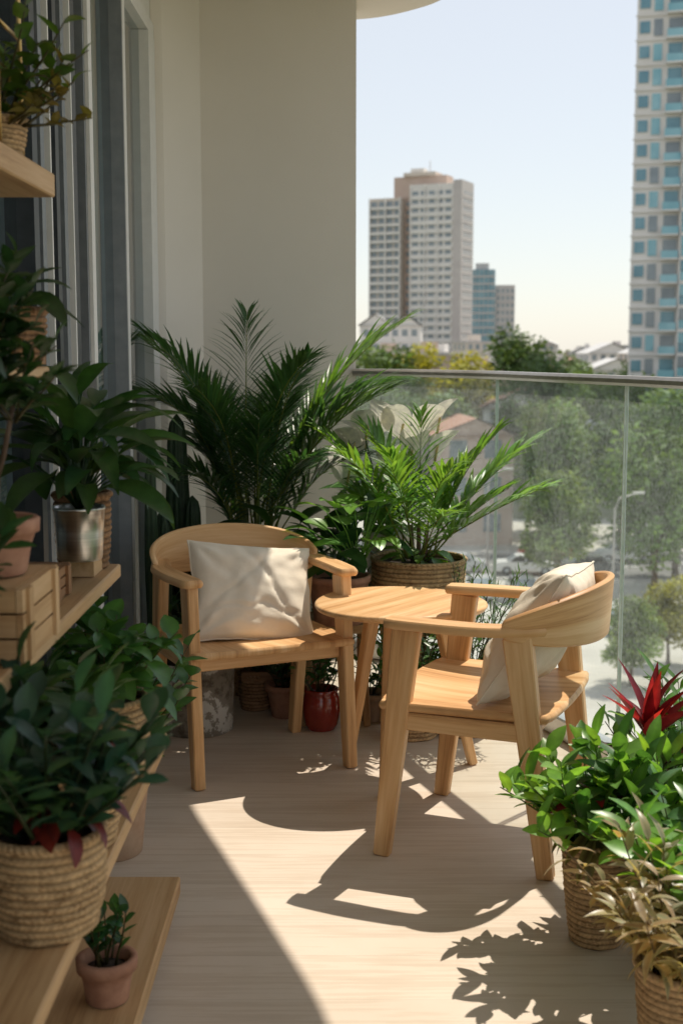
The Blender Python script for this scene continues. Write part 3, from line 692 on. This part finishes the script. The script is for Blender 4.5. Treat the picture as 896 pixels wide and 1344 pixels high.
def b(mb): basket(mb,.09,.11,.2,'wicker',13,32,.003,.05); bush(mb,(0,0,.18),36,.42,.75,.05,.007,28,(.06,.12,.05),P_lance,.2,base_r=.08,seg=2,el=(.1,1.0))
shrubpot('potted_rosemary_plant',(.42,4.33,0),b)
def b(mb): basket(mb,.08,.10,.18,'wicker',12,30,.003,.05); bush(mb,(0,0,.16),24,.34,.8,.06,.014,16,(.05,.11,.035),P_lance,.4,base_r=.07,seg=3)
shrubpot('potted_fern_plant',(.24,4.28,0),b)
def b(mb): pot(mb,.08,.10,.16,'terracotta'); bush(mb,(0,0,.14),34,.44,.7,.06,.022,13,(.03,.075,.03),P_ov,.5,base_r=.06)
shrubpot('potted_myrtle_plant',(-.15,4.72,0),b)
def b(mb): pot(mb,.125,.133,.25,'weathered',.008); bush(mb,(0,0,.22),18,.26,.7,.09,.03,9,DG,P_lance,.8,base_r=.08)
shrubpot('weathered_flower_pot',(-.50,4.36,0),b)
def b(mb): basket(mb,.05,.058,.13,'wickerdark',10,22,.003,.05); bush(mb,(0,0,.11),10,.16,.8,.05,.025,7,DG)
shrubpot('small_wicker_planter',(-.315,4.62,0),b)
def b(mb): pot(mb,.05,.068,.12,'terracotta'); bush(mb,(0,0,.10),10,.18,.8,.05,.025,7,DG)
shrubpot('potted_begonia_plant',(-.20,4.52,0),b)
def b(mb):
    mb.lathe([(.045,0),(.058,.02),(.067,.07),(.062,.115),(.056,.13),(.062,.142),(.058,.145),(.052,.12)],'redglaze',seg=40,cap=False); mb.lathe([(.053,.12),(.002,.125)],'soil',seg=20)
    bush(mb,(0,0,.12),12,.24,.7,.05,.02,10,MG)
shrubpot('red_glazed_pot',(-.07,4.36,0),b)
def b(mb): pot(mb,.05,.06,.1,'terrapale'); bush(mb,(0,0,.09),8,.14,.7,.05,.02,7,MG)
shrubpot('potted_mint_plant',(.11,4.48,0),b)

# ---------------------------------------------------------------- right foreground plants
def b(mb):
    basket(mb,.055,.078,.235,'seagrass',18,30,.0025,.03)
    bush(mb,(0,0,.22),34,.25,1.2,.085,.034,9,LG,P_ov,.6,(.10,.14,.04),.003,.05,(.1,1.0),seg=6,alt=((.045,.12,.03),.4),start=.4)
    rosette(mb,(0,-.02,.25),18,.10,.03,(-.1,.7),(.4,1.1),(.07,.06,.025),P_ov,6,.05,edge=(.20,.20,.08))
    rosette(mb,(-.01,-.04,.30),10,.085,.026,(.3,1.2),(.3,1.0),(.26,.015,.03),P_lance,6,.05)
shrubpot('potted_schefflera_plant',(.565,2.74,0),b)
def b(mb):
    pot(mb,.07,.09,.22,'terracotta')
    mb.tube([(0,0,.2),(0,0,.42)],[.01,.008],'bark',8)
    rosette(mb,(0,0,.41),12,.185,.040,(.7,1.5),(.2,.9),(.16,.010,.022),P_lance,7,0,.45,rib=1.7)
    rosette(mb,(0,0,.34),14,.18,.044,(.1,.9),(.4,1.2),(.08,.012,.018),P_lance,7,0,.4,edge=(.07,.05,.02))
    rosette(mb,(-.01,-.02,.42),4,.15,.036,(1.0,1.5),(.1,.6),(.34,.025,.04),P_lance,7,0,.45)
    bush(mb,(0,0,.18),24,.27,1.1,.09,.036,8,(.06,.15,.035),P_ov,.6,seg=5)
shrubpot('red_cordyline_plant',(.71,2.90,0),b)
def b(mb): pot(mb,.07,.09,.2,'terrapale'); bush(mb,(0,0,.18),36,.30,1.0,.095,.036,9,(.09,.20,.04),P_ov,.6,seg=5,alt=((.04,.11,.03),.4),base_r=.07)
shrubpot('potted_pittosporum_plant',(.74,2.58,0),b)
def b(mb):
    basket(mb,.065,.085,.20,'seagrass',15,32,.0025,.04)
    bush(mb,(0,0,.19),50,.26,1.15,.070,.017,15,(.17,.17,.10),P_lance,.9,(.18,.13,.07),.003,.06,(-.5,.9),seg=5,edge=(.34,.29,.20),alt=((.24,.17,.11),.4))
    bush(mb,(-.02,.02,.2),10,.28,.8,.09,.04,6,(.11,.25,.045),P_ov,.6,seg=5,start=.5)
shrubpot('variegated_potted_plant',(.62,2.22,0),b)
def b(mb): pot(mb,.09,.11,.22,'terracotta'); bush(mb,(0,0,.2),30,.34,.9,.09,.03,10,(.07,.16,.04),P_lance,.5,base_r=.08)
shrubpot('potted_croton_plant',(.86,3.02,0),b)

# ---------------------------------------------------------------- exterior
GZ=-15.0
mb=MB(); S=6000; mb.add([(-S,-S,GZ-.02),(S,-S,GZ-.02),(S,S,GZ-.02),(-S,S,GZ-.02)],[(0,1,2,3)],'grassland',smooth=False); mb.obj('ground')
mb=MB(); mb.add([(-60,15,GZ+.0),(120,15,GZ),(120,125,GZ),(-60,125,GZ)],[(0,1,2,3)],'concrete',smooth=False); mb.obj('plaza_pavement')
def strip(name,x0,y0,x1,y1,w,z,mat):
    a=Vector((x0,y0));b_=Vector((x1,y1));d=(b_-a).normalized();n=Vector((-d.y,d.x))*w/2
    mb=MB(); mb.add([(*(a-n),z),(*(b_-n),z),(*(b_+n),z),(*(a+n),z)],[(0,1,2,3)],mat,smooth=False); return mb.obj(name)
strip('road',-60,103,140,88,11,GZ+.006,'asphalt')
strip('road',-60,200,200,180,12,GZ+.006,'asphalt')
strip('road',46,30,30,400,9,GZ+.012,'asphalt')
mb=MB()
for i in range(40):
    x=-55+i*5; y=103-(x+60)*15/200; mb.box((x,y-.08,GZ+.013),(x+2.5,y+.08,GZ+.018),'paint')
mb.obj('road_marking')
mb=MB()
for o in(-6.2,6.2):
    mb.beam((-60,103+o,GZ+.07),(140,88+o,GZ+.07),.3,.14,.3,.14,(0,1,0),'bgrey',.01)
mb.obj('kerb')
mb=MB()
for i in range(14):
    x=6+i*2.7; mb.box((x-.06,72,GZ+.006),(x+.06,77,GZ+.011),'paint')
mb.obj('parking_marking')

def treemesh(h,cr,col,seed,leaves=4200,ls=.38):
    R2=random.Random(seed); mb=MB(); th=h*.30
    mb.tube([(0,0,0),(.1,.05,th*.5),(.0,.15,th),(.2,.1,h*.7)],[.30,.22,.18,.06],'bark',8)
    cl=[]
    for i in range(26):
        a=R2.uniform(0,2*pi); rr=cr*.80*math.sqrt(R2.random()); z=th+(h-th)*R2.uniform(.06,.92); k=1-abs((z-th)/(h-th)-.38)*1.1
        cl.append((Vector((math.cos(a)*rr*max(.3,k),math.sin(a)*rr*max(.3,k),z)),R2.uniform(.28,.46)*cr,R2.uniform(.6,1.45)))
        if i<12:
            q=cl[-1][0]; mb.tube([(0,0.1,th*R2.uniform(.7,1.1)),(q.x*.4,q.y*.4,th+(q.z-th)*.6),q],[.11,.07,.02],'bark',5)
    tot=sum(c[1]**2 for c in cl)
    for c,r,br in cl:
        for i in range(int(leaves*r*r/tot)):
            d=Vector((R2.gauss(0,1),R2.gauss(0,1),R2.gauss(0,.8))).normalized(); p=c+d*r*R2.uniform(.55,1.08)
            u=Vector((R2.gauss(0,1),R2.gauss(0,1),R2.gauss(0,.5))).normalized(); w=u.cross(d+Vector((.01,.02,.03))).normalized()
            s=ls*R2.uniform(.5,1.1); k=br*R2.uniform(.75,1.3)
            mb.add([p-u*s,p+w*s*.5,p+u*s,p-w*s*.5],[(0,1,2,3)],'treeleaf',(col[0]*k,col[1]*k,col[2]*k),smooth=False)
    return mb
TM=[]
for i,(h,cr,col) in enumerate(((12,4.8,(.10,.165,.05)),(10,4.2,(.14,.20,.06)),(14,5.2,(.08,.135,.055)),(11,4.6,(.28,.28,.05)),(13,4.4,(.11,.17,.085)))):
    o=treemesh(h,cr,col,10+i).obj('street_tree'); TM.append(o.data); bpy.data.objects.remove(o)
def tree(x,y,k,s=1,name='street_tree'):
    o=bpy.data.objects.new(name,TM[k]); scene.collection.objects.link(o); o.location=(x,y,GZ); o.rotation_euler=(0,0,R.uniform(0,6.28)); o.scale=(s*R.uniform(.92,1.08),s*R.uniform(.92,1.08),s)
for x,y,k,s in ((14.5,86,1,.80),(20.5,84,0,.92),(24,92,2,.92),(9,118,4,.95),(4,112,2,.9),(17,107,0,1.0),(20,116,1,1.1),(27,106,4,1.0),(22.5,104,2,.85),(33,100,1,1.0),(30,113,0,1.05),(38,118,2,1.05),(2,135,0,1.1),(12,140,1,1.05),(22,150,2,1.1),(31,140,0,1.1),(42,140,4,1.0),(50,125,0,1.05),(14.2,62,1,.42),(17,66,3,.4),(22,64,1,.5),(18.5,61,0,.36),(26,70,0,.6),(30,72,4,.7),(6,168,0,1.38),(9.5,172,3,1.45),(17.0,170,3,1.36),(26,185,2,1.33),(3,165,0,1.3)):
    tree(x,y,k,s)
for i in range(165):
    y=R.uniform(150,520); x=R.uniform(-.02,.30)*y
    if 26<x<36 and y<400 and R.random()<.5: continue
    tree(x,y,R.choice([0,1,2,3,4,0,2]),R.uniform(.75,1.12),'park_tree')
mb=MB(); R3=random.Random(5)
for i in range(700):
    y=R3.uniform(520,1500); x=R3.uniform(-.1,.40)*y; h=R3.uniform(8,17); r=R3.uniform(5,9); br=R3.uniform(.7,1.4)
    for k in range(26):
        d=Vector((R3.gauss(0,1),R3.gauss(0,1),R3.gauss(0,1))).normalized(); p=Vector((x,y,GZ+h*.6))+Vector((d.x*r,d.y*r,d.z*h*.42)); u=Vector((R3.gauss(0,1),R3.gauss(0,1),R3.gauss(0,1))).normalized(); w=u.cross(d).normalized(); s=2.2
        c=(.17*br,.20*br,.16*br)  # pale greyed green: distance haze put into the leaf colour
        mb.add([p-u*s,p+w*s,p+u*s,p-w*s],[(0,1,2,3)],'treeleaf',c,smooth=False)
mb.obj('distant_treeline')

def facade(mb,x0,x1,z0,nf,fh,bay,y,wall,win,band=.35,wh=.62,ww=.7,alt=None,depth=.25,axis=0,sign=-1):
    nb=max(1,int(round((x1-x0)/bay))); bw=(x1-x0)/nb
    for f in range(nf):
        zz=z0+f*fh
        for b_ in range(nb):
            c=x0+(b_+.5)*bw; k=win if not alt or R.random()>.35 else alt
            a=(c-bw*ww/2,y+sign*.03,zz+fh*(1-wh)*.6); e=(c+bw*ww/2,y-sign*.05,zz+fh*(1-wh)*.6+fh*wh)
            if axis==1: a=(y+sign*.03,a[0],a[2]); e=(y-sign*.05,e[0],e[2])
            lo=tuple(min(p,q) for p,q in zip(a,e)); hi=tuple(max(p,q) for p,q in zip(a,e)); mb.box(lo,hi,k)
        lo=(x0,min(y+sign*depth,y),zz-fh*band*.3); hi=(x1,max(y+sign*depth,y),zz+fh*band*.35)
        if axis==1: lo=(lo[1],lo[0],lo[2]); hi=(hi[1],hi[0],hi[2])
        mb.box(lo,hi,wall)
mb=MB(); H=76.5; fh=2.95
mb.box((-18,0,0),(-6,13,H-6),'bbeige'); mb.box((-5.9,3.2,0),(-2.1,12.5,H-3),'bpink'); mb.box((-2,-1.5,0),(17,11,H-2),'bwhite'); mb.box((-10,3,H-6),(10,10,H+1.5),'bpink'); mb.box((-6,2,H+1.5),(6,9.5,H+2.8),'bbeige')
mb.box((-4,4,H+2.8),(1,8,H+4.4),'bwhite'); mb.tube([(3,5,H+2.8),(3,5,H+7)],.15,'bgrey',6)
mb.box((14.2,-1.8,0),(17.3,11.3,H-1),'bgrey')
facade(mb,-18,-6,2,23,fh,3,0,'bwhite','win',.45,.6,.8,None,1.1); facade(mb,-5.8,-2.2,2,23,fh,3.6,3.2,'bpink','win',.3,.5,.7,None,.3)
facade(mb,-1.6,13.8,2,24,fh,3.0,-1.5,'bwhite','win',.62,.46,.72,None,.6)
facade(mb,0,10,2,24,fh,3.3,17.3,'bgrey','win',.2,.4,.35,None,.1,1,1)
for x in(-18,-12,-6.4,-1.9,3.4,8.6): mb.box((x,-1.3 if x<-2 else -2.3,0),(x+.4,0 if x<-2 else -1.5,H-6 if x<-2 else H-2),'bwhite')
mb.obj('apartment_tower',(26.8,470,GZ),math.radians(-24))
mb=MB(); mb.box((0,0,0),(11,14,53),'winblue2'); mb.box((11.2,2,0),(20,14,46),'bgrey'); mb.box((2,3,53),(8,9,56),'bgrey')
for f in range(16): mb.box((-.2,-.2,f*3.3),(11.1,0,f*3.3+.7),'bgrey')
for x in range(0,12,2): mb.box((x-.1,-.3,0),(x+.1,-.05,53),'bgrey')
facade(mb,11.4,20,2,13,3.3,2.2,2,'bgrey','win',.3,.5,.6,None,.15)
mb.obj('office_building',(59.0,600,GZ),math.radians(-8))
def gable(mb,x0,x1,y0,y1,z,h,mat,wall):
    ov=.5; xm=(x0+x1)/2
    vs=[(x0-ov,y0-ov,z),(x1+ov,y0-ov,z),(x1+ov,y1+ov,z),(x0-ov,y1+ov,z),(xm,y0-ov,z+h),(xm,y1+ov,z+h)]
    mb.add(vs,[(0,4,5,3),(1,2,5,4),(2,3,5),(0,1,2,3)],mat,smooth=False); mb.add([(x0,y0-.02,z-.01),(x1,y0-.02,z-.01),(xm,y0-.02,z+h*.92)],[(0,1,2)],wall,smooth=False)
mb=MB(); mb.box((0,0,0),(14,12,22),'bwhite'); gable(mb,0,7,0,12,22,2.8,'roofgrey','bwhite'); gable(mb,7.4,14,0,12,22,2.4,'roofgrey','bwhite')
facade(mb,.4,13.6,2,6,3.3,2.2,0,'bwhite','win',.3,.45,.6,None,.15); mb.obj('white_hall',(4.2,300,GZ),math.radians(-5))
def house(x,y,w,d,nf,rz,wall,roof,name='town_house'):
    mb=MB(); h=nf*3.1; mb.box((-w/2,-d/2,0),(w/2,d/2,h),wall)
    facade(mb,-w/2+.3,w/2-.3,.2,nf,3.1,2.6,-d/2,wall,'win',.25,.5,.5,None,.12)
    facade(mb,-d/2+.3,d/2-.3,.2,nf,3.1,2.6,-w/2,wall,'win',.25,.5,.45,None,.12,1,-1)
    if roof=='flat':
        mb.box((-w/2-.15,-d/2-.15,h),(w/2+.15,d/2+.15,h+.5),'bgrey'); mb.box((-1.5,-1.5,h+.5),(1.5,1.5,h+2.4),wall)
    else: gable(mb,-w/2,w/2,-d/2,d/2,h,w*.22,roof,wall)
    mb.obj(name,(x,y,GZ),rz)
house(10.8,112,6.5,8,3,.1,'bpink','roofred'); house(23,165,10,9,3,-.1,'bwhite','roofred'); house(34,160,9,9,2,.2,'bwhite','roofgrey')
R4=random.Random(11)
for i in range(80):
    y=R4.uniform(230,900); x=R4.uniform(0,.26)*y
    house(x,y,R4.uniform(9,18),R4.uniform(8,13),R4.choice([3,3,4,4,5,5,6]),R4.uniform(-.4,.4),R4.choice(['bwhite','bwhite','bbeige','bgrey','bpink']),R4.choice(['flat','flat','roofred','roofgrey']))
mb=MB(); fh=3.15; nf=34
mb.box((0,.6,0),(6.2,20,fh*nf),'bwhite'); mb.box((6.2,-.0,0),(34,20,fh*nf),'bwhite')
for f in range(nf):
    z=f*fh
    mb.box((.4,.45,z+.9),(1.7,.598,z+2.4),'winblue2'); mb.box((2.2,.45,z+.5),(3.3,.598,z+2.6),R.choice(['winblue','win']))
    mb.box((3.9,-.55,z-.1),(6.19,.6,z+.12),'bwhite'); mb.box((3.95,-.52,z+.121),(6.15,-.45,z+1.1),'winblue'); mb.box((4.1,.45,z+.3),(5.9,.598,z+2.6),R.choice(['winblue2','win']))
    mb.box((-.15,.40,z-.12),(3.88,.598,z+.10),'bwhite')
    for b_ in range(12):
        x0=6.4+b_*2.3; yy=-1.3*math.sin(pi*((b_%4)+.5)/4)-.1
        mb.box((x0+.08,yy,z+.30),(x0+2.2,yy+.1,z+1.45),R.choice(['winblue','winblue','winblue2'])); mb.box((x0+.08,yy,z+1.53),(x0+2.2,yy+.1,z+2.95),R.choice(['winblue','winblue','winblue2','win']))
        mb.box((x0-.05,yy-.12,z-.18),(x0+2.34,.0,z+.27),'bwhite'); mb.box((x0-.09,yy-.16,z+.271),(x0+.07,0,z+2.969),'bwhite')
mb.obj('glass_apartment_tower',(38.6,176,GZ),math.radians(-16))

def car(x,y,rz,paint):
    mb=MB(); prof=[(-2.2,.35),(-2.2,.80),(-2.05,.92),(-1.35,.98),(-.75,1.42),(.75,1.45),(1.35,1.0),(2.05,.92),(2.25,.72),(2.25,.35)]
    a=[(px,.86 if pz<1.05 else .69,pz) for px,pz in prof];b_=[(p[0],-p[1],p[2]) for p in a]; n=len(a)
    mb.add(a+b_,[tuple(range(n)),tuple(range(2*n-1,n-1,-1))]+[(i,n+i,n+(i+1)%n,(i+1)%n) for i in range(n)],paint,smooth=False)
    for s in(-1,1):
        mb.add([(-1.15,s*.865,1.0),(-.72,s*.72,1.36),(-.05,s*.72,1.385),(-.05,s*.865,1.0)],[(0,1,2,3)],'tyre',smooth=False)
        mb.add([(.05,s*.865,1.0),(.05,s*.72,1.385),(.70,s*.72,1.38),(1.15,s*.865,1.0)],[(0,1,2,3)],'tyre',smooth=False)
        for wx in(-1.38,1.4):
            mb.tube([(wx,s*.70,.33),(wx,s*.90,.33)],.33,'tyre',16); mb.tube([(wx,s*.89,.33),(wx,s*.91,.33)],.19,'carsilver',12)
    mb.add([(1.30,-.66,1.06),(1.30,.66,1.06),(.80,.62,1.44),(.80,-.62,1.44)],[(0,1,2,3)],'win',smooth=False)
    mb.add([(-1.32,-.66,1.03),(-1.32,.66,1.03),(-.80,.62,1.42),(-.80,-.62,1.42)],[(0,1,2,3)],'win',smooth=False)
    for s in(-1,1): mb.box((2.2,s*.6-.15,.62),(2.27,s*.6+.15,.75),'ceramic'); mb.box((-2.22,s*.6-.15,.65),(-2.17,s*.6+.15,.8),'carred')
    mb.obj('parked_car',(x,y,GZ+.012),rz)
for i,(x,y,rz,c) in enumerate(((13.5,94,-.08,'carwhite'),(18.2,93.6,-.07,'cargrey'),(8.5,94.5,3.05,'carsilver'),(16,99.8,3.06,'carred'),(22,99.3,3.07,'carwhite'),(12.0,84.5,1.6,'carwhite'),(9.3,84.8,1.55,'carsilver'),(27,92.8,-.07,'carwhite'),(19,76,1.5,'cargrey'),(16.2,75,1.6,'carwhite'),(29,76,1.6,'carsilver'))):
    car(x,y,rz,c)
for x,y in ((11,96.5),(24,95.6),(17,80)):
    mb=MB(); mb.tube([(0,0,0),(0,0,6.5),(.3,0,7.2),(1.4,0,7.5)],[.09,.06,.05,.04],'bgrey',8); mb.box((1.1,-.12,7.46),(1.8,.12,7.6),'ceramic'); mb.obj('street_lamp',(x,y,GZ))

# ---------------------------------------------------------------- light
sd=Vector((.38,.43,1)).normalized(); el=math.asin(sd.z); az=math.atan2(sd.x,sd.y)
L=bpy.data.lights.new('sun','SUN'); L.energy=5.0; L.angle=math.radians(.5); L.color=(1,.915,.78)
o=bpy.data.objects.new('sun',L); scene.collection.objects.link(o); o.rotation_euler=(-sd).to_track_quat('-Z','Y').to_euler(); o.location=(5,5,10)
w=bpy.data.worlds.new('World'); scene.world=w; w.use_nodes=True; nt=w.node_tree; nt.nodes.clear()
out=nt.nodes.new('ShaderNodeOutputWorld'); bg=nt.nodes.new('ShaderNodeBackground'); sky=nt.nodes.new('ShaderNodeTexSky'); sky.sky_type='NISHITA'; sky.sun_disc=False
sky.sun_elevation=el; sky.sun_rotation=az; sky.dust_density=.5; sky.air_density=1.0; sky.ozone_density=1.0
mx=nt.nodes.new('ShaderNodeMixRGB'); mx.inputs[0].default_value=.64; mx.inputs[2].default_value=(6.3,6.2,6.0,1)
nt.links.new(sky.outputs[0],mx.inputs[1]); nt.links.new(mx.outputs[0],bg.inputs[0])
bg.inputs[1].default_value=.147
nt.links.new(bg.outputs[0],out.inputs[0])
# ---------------------------------------------------------------- camera
c=bpy.data.cameras.new('camera'); c.sensor_fit='VERTICAL'; c.sensor_height=36; c.sensor_width=24; c.lens=45.5; c.clip_end=9000; c.clip_start=.05
c.dof.use_dof=True; c.dof.focus_distance=3.6; c.dof.aperture_fstop=4.5
o=bpy.data.objects.new('camera',c); scene.collection.objects.link(o); o.location=(0,0,1.30); o.rotation_euler=(math.radians(90-7.11),0,0); scene.camera=o
scene.view_settings.view_transform='Standard'; scene.view_settings.look='None'; scene.view_settings.exposure=0
